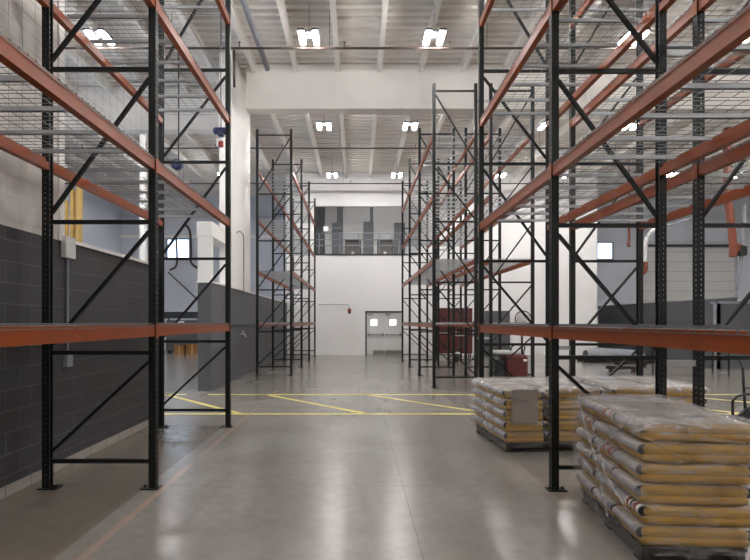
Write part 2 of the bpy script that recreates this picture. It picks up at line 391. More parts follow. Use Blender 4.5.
for x in (-1.9,-.9,.1,1.1,2.1,3.1): obj('rail_post', MB().tube([(x,0,0),(x,0,1.05)],.022), M['steelgrey'], rail)
o=thing('wall_sconce_sign','small white box sign on a bracket at the left of the mezzanine opening','sign',(-1.55,YE-.05,6.3))
obj('sign_face', B(-.12,.12,-.05,0,-.12,.12), M['paper'], o); obj('bracket', MB().bar((.12,-.02,.05),(.9,.0,.05),.02,.02), M['steelgrey'], o)

# fire alarm
a=wp(349.5,310.5,YE)
al=thing('fire_alarm','small dark red alarm sounder on the white end wall left of the double door','alarm',(a.x,YE-.002,a.z))
obj('sounder', MB().lathe([(.03,-.09),(.09,-.07),(.09,-.02),(.075,0)],axis='y',n=16), M['red'], al, True)
obj('back_box', B(-.07,.07,-.03,0,-.16,.10), M['black'], al)
obj('conduit', MB().tube([(-.0,-.02,.1),(-.03,-.02,.27),(-.08,-.02,.30),(-1.55,-.02,.30)],.012), M['steelgrey'], al)

# ------------------------------------------------------------------ racks
PH=7.62; D=1.05; PW=.076
BAYW=3.12
def post_mesh(detail):
    mb=MB(); hw=PW/2; dp=.072
    if not detail:
        mb.box(-hw,hw,-hw,hw,0,PH)   # far posts
        return mb.mesh('upright_post')
    # C channel, front at x=+hw (faces the aisle), open at x=-hw; all three faces punched
    pitch=.0508*1.0
    n=int(PH/pitch)
    def strip(P, w, holes):          # P(u,z)->xyz, u in 0..w
        for i in range(n):
            z0=i*pitch; z1=z0+pitch
            us=[0]; 
            for (c,hwid,hh) in holes: us += [c-hwid,c+hwid]
            us.append(w)
            hh=holes[0][2]; zc=(z0+z1)/2
            for k in range(len(us)-1):
                if k%2==0: mb.add([P(us[k],z0),P(us[k+1],z0),P(us[k+1],z1),P(us[k],z1)],[(0,1,2,3)])
                else:
                    a,b=us[k],us[k+1]; t=(b-a)*.22
                    za,zb=zc-hh,zc+hh
                    mb.add([P(a,z0),P(b,z0),P(b,za),P(a,za)],[(0,1,2,3)])
                    mb.add([P(a,zb),P(b,zb),P(b,z1),P(a,z1)],[(0,1,2,3)])
                    mb.add([P(a,za),P(a+t,za),P(a,zb)],[(0,1,2)]); mb.add([P(b,za),P(b,zb),P(b-t,za)],[(0,1,2)])
    strip(lambda u,z:(hw,-hw+u,z), PW, [(.022,.0075,.015),(.054,.0075,.015)])
    strip(lambda u,z:(hw-u,-hw,z), dp, [(.036,.006,.008)])
    strip(lambda u,z:(hw-u,hw,z), dp, [(.036,.006,.008)])
    # return lips
    mb.box(hw-dp,hw-dp+.003,-hw,-hw+.016,0,PH); mb.box(hw-dp,hw-dp+.003,hw-.016,hw,0,PH)
    return mb.mesh('upright_post')
postD=post_mesh(True); postS=post_mesh(False)
plate_me=MB().box(-.09,.09,-.065,.065,0,.012).lathe([(.014,.012),(.014,.035)],(.06,.0,0),8).lathe([(.014,.012),(.014,.035)],(-.06,.0,0),8).mesh('base_plate')
strut_me=MB().box(-(D-PW)/2,(D-PW)/2,-.018,.018,-.02,.02).mesh('cross_strut')
BH=.115; BW=.048
def beam_mesh():
    L=BAYW-PW; mb=MB(); h=L/2-.004
    # stepped beam: outer (aisle side +x) full height, inner step lower
    mb.box(-.006,.030,-h,h,-BH,0).box(-.034,-.006,-h,h,-BH,-.040)
    return mb.mesh('beam')
beam_me=beam_mesh()
conn_me=MB().box(.0385,.0425,-.036,-.002,-.135,.008).box(-.02,.04,-.005,-.001,-.135,.008).mesh('end_connector')   # plate on post face (mirrored by rotation/scale in y)
conn_me2=MB().box(.0385,.0425,.002,.036,-.135,.008).box(-.02,.04,.001,.005,-.135,.008).mesh('end_connector')
def deck_mesh():
    mb=MB(); L=1.47; W=D+.07; r=.0021
    n=18
    for i in range(n):
        y=-L/2+.01+i*(L-.02)/(n-1)
        mb.bar((-W/2,y,.006),(W/2,y,.006),2*r,2*r)
        for s in (-1,1): mb.bar((s*W/2,y,.008),(s*W/2,y,-.022),2*r,2*r)
    for i in range(9):
        x=-W/2+.02+i*(W-.04)/8
        mb.bar((x,-L/2,.0115),(x,L/2,.0115),2*r,2*r)
    for s in (-1,1):
        mb.bar((s*(W/2+.004),-L/2,-.021),(s*(W/2+.004),L/2,-.021),2.4*r,2.4*r)
    return mb.mesh('wire_deck')
deck_me=deck_mesh()
chan_me=MB().box(-(D-.07)/2,(D-.07)/2,-.017,.017,-.003,.002).box(-(D-.07)/2,(D-.07)/2,-.017,-.014,-.032,.002).box(-(D-.07)/2,(D-.07)/2,.014,.017,-.032,.002).mesh('support_channel')
for me,k in ((postD,'post'),(postS,'post'),(plate_me,'post'),(strut_me,'post'),(beam_me,'orange'),(conn_me,'orange'),(conn_me2,'orange'),(deck_me,'wire'),(chan_me,'zinc')):
    me.materials.append(M[k])
diag_cache={}
def diag_me(z0,z1):
    k=(z0,z1)
    if k not in diag_cache:
        me=MB().bar((-(D-PW)/2+.0,0,z0),((D-PW)/2,0,z1),.03,.042,(0,1,0)).mesh('diagonal_brace'); me.materials.append(M['post']); diag_cache[k]=me
    return diag_cache[k]
LEVELS=(1.628,3.245,4.855,6.41)   # beam tops
STR=(.27,1.35,2.65,4.17,5.62,7.45)
DIA=((.36,1.26),(1.42,2.56),(2.74,4.08),(4.26,5.52),(5.72,7.36))
def rack(name, label, xa, xb, Y0, nb, detail, dz=0):
    """xa: aisle-side post line, xb: other post line"""
    cx=(xa+xb)/2; sgn=1 if xa>xb else -1          # local +x points to xa
    rz=0 if sgn>0 else PI
    R=thing(name,label,'pallet rack',(cx,Y0,0),0)
    def P(n,me,loc,rot=0,par=R): return link(n,me,None,par,loc,rot)
    for i in range(nb+1):
        y=i*BAYW
        for s in (1,-1):
            p=P('upright_post',postD if detail else postS,(s*sgn*D/2,y,.012),(0 if s*sgn>0 else PI))
            link('base_plate',plate_me,None,p,(-.02,0,-.012))
        for z in STR: P('cross_strut',strut_me,(0,y,z+min(0,dz)))
        for a,b in DIA: P('diagonal_brace',diag_me(a,b),(0,y,min(0,dz)),rz)
    for i in range(nb):
        y=(i+.5)*BAYW
        for z in LEVELS:
            z += dz if z>2 else min(0,dz*.4)
            for s in (1,-1):
                rot=0 if s*sgn>0 else PI
                b=P('beam',beam_me,(s*sgn*D/2,y,z),rot)
                # beam mesh local; connector plates overlap the post faces
                link('end_connector',conn_me2,None,b,(0,-BAYW/2,0)); link('end_connector',conn_me,None,b,(0,BAYW/2,0))
            for k in (-1,1):
                dk=P('wire_deck',deck_me,(0,y+k*.752,z+.002))
                for c in (-.5,0,.5): link('support_channel',chan_me,None,dk,(0,c,-.002))
    return R
XA=1.93; XN_=1.942
LN=rack('pallet_rack','near pallet rack with orange beams along the dark left wall',-2.03,-2.03-D,2.26,2,True,.03)
RN=rack('pallet_rack','near pallet rack with orange beams right of the aisle, above wrapped pallets',XN_,XN_+D,2.20,2,True,-.045)
RB=rack('pallet_rack','near pallet rack standing back to back behind the right aisle rack',XN_+2*D+.375,XN_+D+.375,2.20,2,True,-.045)
LF=rack('pallet_rack','far pallet rack beyond the yellow floor lines along the left wall',-2.04,-2.04-D,16.75,3,False)
RF=rack('pallet_rack','far pallet rack beyond the yellow floor lines, right of the aisle beside the double door',XA,XA+D,13.55,3,False)
RFB=rack('pallet_rack','far pallet rack standing back to back behind the far right aisle rack',XA+2*D+.375,XA+D+.375,13.55,3,False)
# row spacers between back-to-back rows (belong to the rear row)
sp_me=MB().box(-.15,.15,-.02,.02,-.03,.03).mesh('row_spacer'); sp_me.materials.append(M['zinc'])
for R in (RB,RFB):
    for i in range(3 if R is RB else 4):
        for z in (1.25,4.3,7.2): link('row_spacer',sp_me,None,R,(-D/2-.1875,i*BAYW,z))
# netting on wall side of the near left rack
mb=MB(); x=-D/2-.055
for i in range(int(6.24/.2)+1): mb.bar((x,i*.2,3.3),(x,i*.2,7.6),.0022,.0022)
for i in range(int(4.3/.16)+1): mb.bar((x,0,3.3+i*.16),(x,6.24,3.3+i*.16),.0022,.0022)
obj('rear_netting',mb,M['netwire'],LN)

# ------------------------------------------------------------------ lights
lf=MB().box(-.24,-.08,-.31,.31,0,.05).box(.08,.24,-.31,.31,0,.05).box(-.24,.24,-.15,-.11,.05,.08).box(-.24,.24,.11,.15,.05,.08).box(-.08,.08,-.12,.12,.05,.11).mesh('housing'); lf.materials.append(M['dark'])
lp=B(-.055,.055,-.27,.27,-.05,-.001).mesh('led_panel'); lp.materials.append(M['lamp'])
lr=MB().tube([(0,0,.1),(0,0,ZC-8.3-.005)],.008,6).mesh('suspension_rod'); lr.materials.append(M['steelgrey'])
XN={-8.6:'outer one over the left bay',-6.0:'inner one over the left bay',-1.12:'left one over the aisle',1.8:'right one over the aisle',
    6.45:'inner one behind the right racks',9.3:'outer one behind the right racks',14.2:'inner one over the right bay',17.1:'outer one over the right bay'}
YN={-4.5:'rearmost row',.6:'row above the viewpoint',6.6:'row above the near racks',12.6:'row before the girder',18.3:'row beyond the girder',24.4:'row nearest the end wall'}
for y,yn in YN.items():
    for x,xn in XN.items():
        o=thing('high_bay_light','twin LED high bay, %s, %s'%(xn,yn),'ceiling light',(x,y,8.3),0,'LED high bay lights under the ceiling')
        link('housing',lf,None,o); link('led_panel',lp,None,o,(-.16,0,0)); link('led_panel',lp,None,o,(.16,0,0)); link('suspension_rod',lr,None,o)

for x in (-1.2,2.6,7.4):  # lamps out of view, added to brighten the mezzanine room
    o=thing('high_bay_light','added unseen LED high bay brightening the mezzanine room, %s'%{-1.2:'left one',2.6:'middle one',7.4:'right one'}[x],'ceiling light',(x,29.8,8.3),0,'unseen lights added to brighten the mezzanine room')
    link('housing',lf,None,o); link('led_panel',lp,None,o,(-.16,0,0)); link('led_panel',lp,None,o,(.16,0,0)); link('suspension_rod',lr,None,o)

# sprinkler pipes
for (Y,lab,c) in ((12.95,'dark sprinkler pipe crossing the ceiling in front of the white girder',1),(20.4,'dark sprinkler pipe crossing the ceiling beyond the white girder',1),(25.6,'dark sprinkler pipe crossing the ceiling nearest the end wall',0)):
    x1=XR if Y<YE else 12
    o=thing('sprinkler_pipe',lab,'pipe',(0,Y,8.22))
    obj('pipe_run',MB().tube([(XL,0,0),(x1,0,0)],.028,8),M['pipe'],o)
    x=XL+1.1; 
    hd=MB().tube([(0,0,0),(0,0,.14)],.012,6).lathe([(.03,.14),(.03,.15)],n=8).mesh('sprinkler_head'); hd.materials.append(M['pipe'])
    while x<x1-1: link('sprinkler_head',hd,None,o,(x,0,0)); x+=2.52
    hg=MB().tube([(0,0,0),(0,0,ZC-8.22-.005)],.006,6).mesh('hanger_rod'); hg.materials.append(M['pipe'])
    x=XL+2.0
    while x<x1-1: link('hanger_rod',hg,None,o,(x,0,0)); x+=3.78
tag(obj('round_duct',MB().tube([(-2.42,5,8.5),(-2.42,14.6,8.5)],.07,12),M['steelgrey'],None,True),'grey round duct along the ceiling left of the aisle lights','duct')
tag(obj('drop_pipe',MB().tube([(-2.95,12.98,8.19),(-2.95,12.98,7.3)],.03,8),M['pipe'],None,True),'short dark pipe dropping from the front sprinkler pipe','pipe')

# floor marking
mb=MB()
def line(x0,y0,x1,y1,w=.12):
    a=Vector((x0,y0,0)); b=Vector((x1,y1,0)); n=(b-a).normalized().cross(Vector((0,0,1)))*w/2
    mb.add([a+n+Vector((0,0,.0015)),a-n+Vector((0,0,.0015)),b-n+Vector((0,0,.0015)),b+n+Vector((0,0,.0015)),a+n,a-n,b-n,b+n],[(0,1,2,3),(4,7,6,5),(0,4,5,1),(1,5,6,2),(2,6,7,3),(3,7,4,0)])
line(-9.0,9.72,14,9.72); line(-3.4,12.32,14,12.32); line(-9,12.32,-3.9,12.32)
for k in range(-2,6): line(-2.08+2.28*k,12.32,.2+2.28*k,9.72,.11)
tag(obj('floor_marking',mb,M['yellow']),'yellow hatched walkway lines painted across the concrete floor','floor marking')

# ------------------------------------------------------------------ pallets and sacks
SL,SW=.615,.455
def sack_mesh(th,seed,SL):
    nx,ny,nz=14,10,8; V={}; vs=[]; fs=[]
    def vid(i,j,k):
        key=(i,j,k)
        if key in V: return V[key]
        u,v,w=2*i/nx-1,2*j/ny-1,2*k/nz-1
        # rounded-box inflate
        def sh(a,p): return math.copysign(abs(a)**p,a)
        x,y,z=u,v,w
        rx=1-.05*(z**4)*abs(u)**6-.02*abs(v)**8
        ry=1-.08*(z**4)*abs(v)**6-.02*abs(u)**8
        edge=max(abs(u),abs(v)); rz=1-.10*max(0,(edge-.78)/.22)**2.0
        # mid-height gusset crease on the sides
        cr=.022*math.exp(-(w*4.5)**2)*(1 if edge>.99 else 0)
        X=x*rx*(SL/2)*(1-cr*1.2); Y=y*ry*(SW/2)*(1-cr*1.6); Z=z*rz*th/2
        n=noise.noise_vector(Vector((X*7+seed*9.1,Y*7,Z*9)))
        X+=n.x*.004; Y+=n.y*.004; Z+=n.z*.004*(1-abs(w)*.5)
        V[key]=len(vs); vs.append((X,Y,Z)); return V[key]
    for i in range(nx):
        for j in range(ny):
            fs.append((vid(i,j,nz),vid(i+1,j,nz),vid(i+1,j+1,nz),vid(i,j+1,nz))); fs.append((vid(i,j,0),vid(i,j+1,0),vid(i+1,j+1,0),vid(i+1,j,0)))
    for i in range(nx):
        for k in range(nz):
            fs.append((vid(i,0,k),vid(i+1,0,k),vid(i+1,0,k+1),vid(i,0,k+1))); fs.append((vid(i,ny,k),vid(i,ny,k+1),vid(i+1,ny,k+1),vid(i+1,ny,k)))
    for j in range(ny):
        for k in range(nz):
            fs.append((vid(0,j,k),vid(0,j,k+1),vid(0,j+1,k+1),vid(0,j+1,k))); fs.append((vid(nx,j,k),vid(nx,j+1,k),vid(nx,j+1,k+1),vid(nx,j,k+1)))
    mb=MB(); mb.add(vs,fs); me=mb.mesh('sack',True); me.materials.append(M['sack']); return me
ORD=['bottom','second','third','fourth','fifth','sixth','seventh']
def wrapped_pallet(x0,y0,rz,layers,th,which,seed,cols):
    """x0,y0: front aisle-side corner"""
    W,Dp=sum(cols)+.02,3*SW+.02
    c,s=math.cos(rz),math.sin(rz)
    def w(lx,ly,z=0): return (x0+c*lx-s*ly,y0+s*lx+c*ly,z)
    p=thing('wooden_pallet','dark wooden pallet under the %s'%which,'pallet',w(0,0),rz)
    for k in range(7): obj('deck_board',B(.05,W-.05,.04+k*(Dp-.19)/6,.15+k*(Dp-.19)/6,.098,.118),M['boardw'],p)
    for k in range(3): obj('stringer',B(.06+k*(W-.17)/2,.11+k*(W-.17)/2,.05,Dp-.05,.02,.098),M['boardw'],p)
    for k in range(3): obj('bottom_board',B(.05,W-.05,.05+k*(Dp-.21)/2,.16+k*(Dp-.21)/2,0,.02),M['boardw'],p)
    meshes=[[sack_mesh(th+.002,seed*10+i+3*q,cl-.06) for i in range(4)] for q,cl in enumerate(cols)]
    roll=MB().tube([(0,-SW/2+.012,0),(0,SW/2-.012,0)],[.036,.036],12).mesh('rolled_end',True)
    roll.materials.append(M['roll']); roll.materials.append(M['black'])
    for pl in roll.polygons:
        if len(pl.vertices)>4: pl.material_index=1; pl.use_smooth=False
    for l in range(layers):
        ox=random.uniform(-.012,.012)
        for i in range(len(cols)):
            for j in range(3):
                z=.122+th*(l+.5)
                pos=w(cols[i]/2+.01+sum(cols[:i])+ox+random.uniform(-.004,.004),SW/2+.01+j*SW+random.uniform(-.005,.005),z)
                col='' if len(cols)==1 else (' aisle-side' if i==0 else ' far-side'); row=('front','middle','back')[j]
                o=link('sack',random.choice(meshes[i]),None,None,pos,rz+random.uniform(-.012,.012)+(PI if random.random()<.5 else 0))
                for sg in (-1,1): link('rolled_end',roll,None,o,(sg*(cols[i]/2-.038),0,th*.17))
                if len(cols)==1 and (l,j) in ((1,0),(4,2),(3,1),(5,1)):
                    o.rotation_euler=(0,0,rz); xx=-(cols[i]/2-.038)
                    for k,(ya,yb,mm) in enumerate(((-.20,.02,'paper'),(-.17,-.12,'red'),(-.10,-.07,'black'),(-.05,0,'orange'))):
                        if l!=1 and k in (0,2): continue
                        obj('printed_band',MB().tube([(xx,ya,th*.17),(xx,yb,th*.17)],.0368 if k==0 else .0374,12),M[mm],o,True)
                lay='top' if l==layers-1 else ORD[l]
                tag(o,'yellow sack with grey rolled ends, %s layer, %s%s place, %s'%(lay,row,col,which),'sack','sacks in the '+which)
    H=.12+layers*th
    # film shell
    nx,ny,nz=26,28,16; V={}; vs=[]; fs=[]; pad=.022
    def vid(i,j,k):
        key=(i,j,k)
        if key in V: return V[key]
        u,v,t=2*i/nx-1,2*j/ny-1,k/nz
        X=u*(W/2+pad); Y=v*(Dp/2+pad); Z=.07+t*(H+.022-.07)
        edge=max(abs(u),abs(v))
        if k==nz: Z-=.05*max(0,(edge-.8)/.2)**2
        # bulge over each layer at the sides
        if edge>.99:
            zz=(Z-.12)/th; bul=abs(math.sin(PI*zz))**.6 if Z>.12 else .3
            X*=1-.014*(1-bul)*(abs(u)>.99); Y*=1-.014*(1-bul)*(abs(v)>.99)
            if k==nz: X*=.985; Y*=.985
        if abs(u)>.99 and abs(v)>.99: X*=.985; Y*=.985
        n=noise.noise_vector(Vector((X*3+seed*3.3,Y*3,Z*5)))*.012+noise.noise_vector(Vector((X*9+seed,Y*9,Z*16)))*.006
        X+=n.x; Y+=n.y
        if k==nz: Z+=abs(n.z)*1.4
        V[key]=len(vs); vs.append((X+W/2,Y+Dp/2,Z)); return V[key]
    for i in range(nx):
        for j in range(ny): fs.append((vid(i,j,nz),vid(i+1,j,nz),vid(i+1,j+1,nz),vid(i,j+1,nz)))
    for k in range(nz):
        for i in range(nx): fs.append((vid(i,0,k),vid(i+1,0,k),vid(i+1,0,k+1),vid(i,0,k+1))); fs.append((vid(i,ny,k),vid(i,ny,k+1),vid(i+1,ny,k+1),vid(i+1,ny,k)))
        for j in range(ny): fs.append((vid(0,j,k),vid(0,j,k+1),vid(0,j+1,k+1),vid(0,j+1,k))); fs.append((vid(nx,j,k),vid(nx,j+1,k),vid(nx,j+1,k+1),vid(nx,j,k+1)))
    mb=MB(); mb.add(vs,fs)
    fo=obj('stretch_film',mb,M['film'],None,True,w(0,0),rz)
    tag(fo,'clear wrinkled stretch film wrapped around the %s'%which,'plastic wrap')
    # twisted strands of film over the aisle side and the front
    def strand(pts,r):
        q=[]
        for a,b in zip(pts[:-1],pts[1:]):
            for t in range(6): q.append(Vector(a).lerp(Vector(b),t/6)+Vector((0,0,.004*math.sin(t*2))))
        q.append(Vector(pts[-1]))
        obj('twisted_strand',MB().tube(q,r,6),M['film'],fo,True)
    e=-.035
    strand([(e,Dp*.85,H-.02),(e,Dp*.5,H*.55),(e,Dp*.3,.15)],.010)
    strand([(e,Dp*.95,H*.5),(e,Dp*.5,H*.62),(e,Dp*.1,H*.95)],.007)
    strand([(e,Dp*.6,H*.9),(e,Dp*.35,H*.5),(e,.05,.35)],.007)
    strand([(.05,e,H*.9),(W*.5,e,H*.7),(W-.05,e,H*.78)],.005)
    return p
wrapped_pallet(1.90,3.68,-.10,6,.142,'nearest wrapped stack',1,[.77])
wrapped_pallet(1.84,6.80,.075,5,.137,'wrapped stack beside the aisle',2,[.55,.77])
wrapped_pallet(3.26,6.90,.02,5,.140,'rear wrapped stack',3,[.62,.62])
o=link('grey_sheet',B(-.17,.17,-.004,0,-.42,0).mesh('grey_sheet'),mat('dull_sheet',(140,130,122),.5),None,(2.11,6.795,.80),.075)
tag(o,'grey sheet tucked under the film on the front of the second wrapped stack','sheet')
# ------------------------------------------------------------------ things in the distance
def casters(par,pts,z=.1):
    for (x,y) in pts: obj('caster',MB().lathe([(.04,-.02),(.05,-.01),(.05,.01),(.04,.02)],(x,y,.05),12,'x'),M['black'],par)
# maroon cabinet
a=wp(436,0,25).x; b=wp(472,0,25).x
o=thing('storage_cabinet','tall maroon two-door steel cabinet on casters behind the far right rack','cabinet',((a+b)/2,25.2,0)); w=(b-a)/2
obj('body',B(-w,w,-.3,.3,.2,2.30),M['maroon'],o)
for s in (-1,1):
    x0,x1=(-w+.02,-.008) if s<0 else (.008,w-.02)
    dd=obj('door',B(x0,x1,-.325,-.3,.24,2.27),M['maroon'],o)
    obj('handle',MB().tube([(s*.07,-.345,1.1),(s*.07,-.345,1.35)],.012,8),M['zinc'],dd)
for x in (-w+.08,w-.08):
    for y in (-.22,.22): obj('leg',B(x-.03,x+.03,y-.03,y+.03,0,.2),M['black'],o)
o=thing('waste_bucket','small black bucket with a pale lid in front of the maroon cabinet','bucket',(wp(458,0,22).x,22.4,0))
obj('bucket_body',MB().lathe([(.12,0),(.16,.34)],n=16),M['black'],o,True); obj('lid',MB().lathe([(.17,.34),(.17,.37),(.05,.42)],n=16),M['plastic'],o,True)
# dark grey cabinet
a=wp(486.5,0,26).x; b=wp(512,0,26).x
o=thing('storage_cabinet','dark grey steel cabinet against the white end wall','cabinet',((a+b)/2,26.6,0)); w=(b-a)/2
obj('body',B(-w,w,-.25,.3,.05,2.2),M['dark'],o); obj('plinth',B(-w+.03,w-.03,-.2,.28,0,.05),M['black'],o)
for s in (-1,1):
    x0,x1=(-w+.01,-.005) if s<0 else (.005,w-.01); dd=obj('door',B(x0,x1,-.27,-.25,.08,2.18),M['dark'],o); obj('handle',B(s*.05-.012,s*.05+.012,-.29,-.27,1.0,1.2),M['zinc'],dd)
o=thing('white_board','white upright board leaning on the end wall beside the dark grey cabinet','board',(wp(516,0,26.5).x,26.75,0))
obj('panel',B(-.2,.2,-.02,.02,.3,1.6),M['paper'],o); 
for s in (-1,1): obj('leg',B(s*.17-.015,s*.17+.015,-.015,.015,0,.3),M['steelgrey'],o)
# maroon floor machine
o=thing('floor_scrubber','low maroon floor machine with pale cover and black handle beyond the wrapped pallets','machine',(wp(508,0,15.3).x,15.4,0))
obj('body',MB().rbox(-.12,.50,-.35,.45,.10,.74,.05),M['maroon'],o)
obj('tank',MB().rbox(-.42,-.13,-.35,.45,.08,.60,.05),M['black'],o)
obj('cover',MB().rbox(-.40,.32,-.30,.40,.745,.84,.03),M['plastic'],o)
obj('handle',MB().tube([(.40,-.2,.74),(.42,-.3,.95),(.34,-.35,1.03),(.12,-.35,1.03),(.04,-.3,.95),(.04,-.2,.84)],.02,8),M['black'],o,True)
obj('badge',B(.36,.46,-.36,-.35,.56,.62),M['paper'],o)
for x in (-.35,.4):
    for y in (-.28,.35): obj('wheel',MB().lathe([(.07,-.03),(.09,-.02),(.09,.02),(.07,.03)],(x,y,.09),14,'x'),M['black'],o,True)
# pedestal fan
f0=wp(522,319,17)
o=thing('pedestal_fan','pedestal fan with a pale round head standing behind the maroon floor machine','fan',(f0.x,17,0))
z=f0.z
obj('base',MB().lathe([(.28,0),(.28,.03),(.05,.08)],n=20),M['black'],o,True); obj('pole',MB().tube([(0,0,.05),(0,0,z-.1)],.035,8),M['black'],o)
obj('cage',MB().tube([(.25*math.cos(t*PI/12),-.12,z+.25*math.sin(t*PI/12)) for t in range(24)],.018,6,True),M['black'],o,True)
obj('cage',MB().tube([(.17*math.cos(t*PI/12),-.14,z+.17*math.sin(t*PI/12)) for t in range(24)],.006,6,True),M['plastic'],o,True)
obj('motor',MB().lathe([(.06,-.08),(.17,-.05),(.17,.06),(.05,.16)],(0,0,z),16,'y'),M['plastic'],o,True)
for k in range(4):
    t=k*PI/2+.4; m_=MB(); c,s=math.cos(t),math.sin(t)
    m_.add([(c*.03-s*.03,-.11,z+s*.03+c*.03),(c*.23-s*.09,-.14,z+s*.23+c*.09),(c*.23+s*.07,-.09,z+s*.23-c*.07),(c*.03+s*.03,-.08,z+s*.03-c*.03),
            (c*.03-s*.03,-.10,z+s*.03+c*.03),(c*.23-s*.09,-.13,z+s*.23+c*.09),(c*.23+s*.07,-.08,z+s*.23-c*.07),(c*.03+s*.03,-.07,z+s*.03-c*.03)],[(0,1,2,3),(7,6,5,4),(0,4,5,1),(1,5,6,2),(2,6,7,3),(3,7,4,0)])
    obj('blade',m_,M['plastic'],o)
# grey bundle + dark pallet
x0=wp(575,0,22.2).x; x1=wp(618,0,22.2).x
o=thing('dark_skid','low dark skid on the floor under the grey covered bundle','skid',((x0+x1)/2+.9,22.2,0))
for k in range(4): obj('runner',B(-1.5,1.5,-.5+k*.3,-.4+k*.3,.0,.1),M['black'],o)
for k in range(5): obj('crossbar',B(-1.4+k*.66,-1.25+k*.66,-.55,.55,.1,.14),M['black'],o)
mb=MB(); vs=[];fs=[];nx,ny=24,10
for i in range(nx+1):
    for j in range(ny+1):
        u=i/nx*2-1; t=j/ny*PI
        r=1-.25*abs(u)**4+.10*noise.noise(Vector((u*3,t*2,0)))
        vs.append((u*1.15,-.45*math.cos(t)*r,.142+max(0,.42*math.sin(t)**.6*r*(1-.12*u))))
for i in range(nx):
    for j in range(ny): fs.append((i*(ny+1)+j,(i+1)*(ny+1)+j,(i+1)*(ny+1)+j+1,i*(ny+1)+j+1))
fs.append(tuple(range(ny,-1,-1))); fs.append(tuple(nx*(ny+1)+j for j in range(ny+1)))
mb.add(vs,fs); o2=obj('covered_bundle',mb,M['steelgrey'],None,True,((x0+x1)/2+.7,22.2,0)); tag(o2,'grey sheet-covered bundle lying on the dark skid beyond the right racks','bundle')
# black workbench frame
p0=wp(655,0,17); p1=wp(717,0,17)
o=thing('steel_table','black steel table frame standing near the low grey wall at the right','table',(p0.x,16.4,0)); L_=p1.x-p0.x
obj('table_top',B(0,L_,0,.8,.92,.96),M['black'],o)
for x in (.02,L_-.02):
    for y in (.03,.77): obj('leg',B(x-.02,x+.02,y-.02,y+.02,0,.92),M['black'],o)
obj('brace',MB().bar((0,.03,.5),(L_,.03,.5),.025,.03),M['black'],o)
# long dark steel sections on the floor
for k,(px,py,ww,lb) in enumerate(((632,367,1.5,'longer of two dark steel sections lying on the floor beyond the wrapped pallets'),(622,372,1.0,'shorter of two dark steel sections lying on the floor beyond the wrapped pallets'))):
    Y=893.7/(py-322); X=(px-357)/F*Y
    o=thing('steel_section',lb,'steel section',(X,Y,0),.25 if k==0 else -.15)
    obj('channel',MB().box(-ww/2,ww/2,-.06,.06,.18,.20).box(-ww/2,ww/2,-.06,-.045,.10,.20).box(-ww/2,ww/2,.045,.06,.10,.20),M['black'],o)
    for s in (-1,1): obj('block',B(s*ww*.35-.05,s*ww*.35+.05,-.08,.08,0,.10),M['boardw'],o)
# hand truck
h=wp(741,418,6.6)
o=thing('hand_truck','black tubular hand truck at the right edge behind the nearest wrapped pallet','hand truck',(5.0,6.9,0))
for s in (0,1): obj('side_tube',MB().tube([(s*.42,.02,.08),(s*.42,.10,1.05),(s*.42,.2,1.22)],.016,8),M['black'],o,True)
obj('handle_loop',MB().tube([(-.18,0,.40),(-.20,0,.48),(-.20,0,.64),(-.14,0,.71),(.0,.0,.73),(.42,.05,.74)],.018,8),M['black'],o,True)
obj('brace',MB().bar((-.18,0,.40),(.05,.04,.55),.03,.05),M['black'],o)
obj('toe_plate',B(-.02,.46,-.22,.02,0,.012),M['black'],o)
for x in (-.06,.48): obj('wheel',MB().lathe([(.06,-.02),(.1,-.02),(.1,.02),(.06,.02)],(x,.12,.1),16,'x'),M['black'],o,True)
for z in (.3,.55,.8): obj('cross_tube',MB().tube([(0,.03+z*.07,z),(.42,.03+z*.07,z)],.012,8),M['black'],o)

# right bay: low walls, overhead door, hoses
struct('wall_right_low', B(14.3,14.5,20.6,YF,0,2.56), M['dark'])
struct('trim_19', B(14.25,14.55,20.55,YF,2.56,2.60), M['steelgrey'])
struct('wall_right_box', MB().box(12.6,12.8,19.0,20.0,0,2.3).box(12.6,18,19.0,19.15,0,2.3), M['dark'])
struct('trim_20', MB().box(12.55,18,18.95,19.2,2.3,2.38).box(12.52,12.62,18.95,19.0,0,2.38), M['steelgrey'])
dr=MB()
for k in range(11): dr.box(16.9,22.4,YF+.06,YF+.1,.02+k*.58,.02+k*.58+.56)
door=struct('door_4', dr, M['doorgrey'])
obj('panel_joint', MB().box(16.9,22.4,YF+.08,YF+.095,0,6.4), M['midgrey'], door)
obj('lintel_bar', MB().box(16.7,22.6,YF-.15,YF-.02,6.1,6.24), M['darktrim'], door)
for x in (16.85,22.45): obj('door_track', B(x-.04,x+.04,YF-.1,YF-.02,0,7.0), M['zinc'], door)
def arc(pts,n=8):
    # catmull through points
    P=[Vector(p) for p in pts]; P=[P[0]]+P+[P[-1]]; out=[]
    for i in range(1,len(P)-2):
        for t in range(n):
            t/=n; a,b,c,d=P[i-1:i+3]
            out.append(.5*((2*b)+(c-a)*t+(2*a-5*b+4*c-d)*t*t+(-a+3*b-3*c+d)*t*t*t))
    out.append(P[-2]); return out
Y=26
o=thing('exhaust_hose','white curved hose with an orange nozzle hanging left of the overhead door','hose',(0,0,0))
obj('hose',MB().tube(arc([wp(665,226,Y),wp(652,231,Y),wp(646,242,Y),wp(645,262,Y)]),.10,10),M['plastic'],o,True)
obj('nozzle',MB().tube(arc([wp(645,262,Y),wp(645,270,Y),wp(641,274,Y)]),.12,10),M['orangehose'],o,True)
obj('hanger_arm',MB().tube([wp(665,226,Y),wp(694,218,Y),Vector((wp(694,0,Y).x,Y,ZC))],.05,8),M['steelgrey'],o)
o=thing('exhaust_hose','long orange hanging hose with a black motor box right of the overhead door','hose',(0,0,0))
Y=20
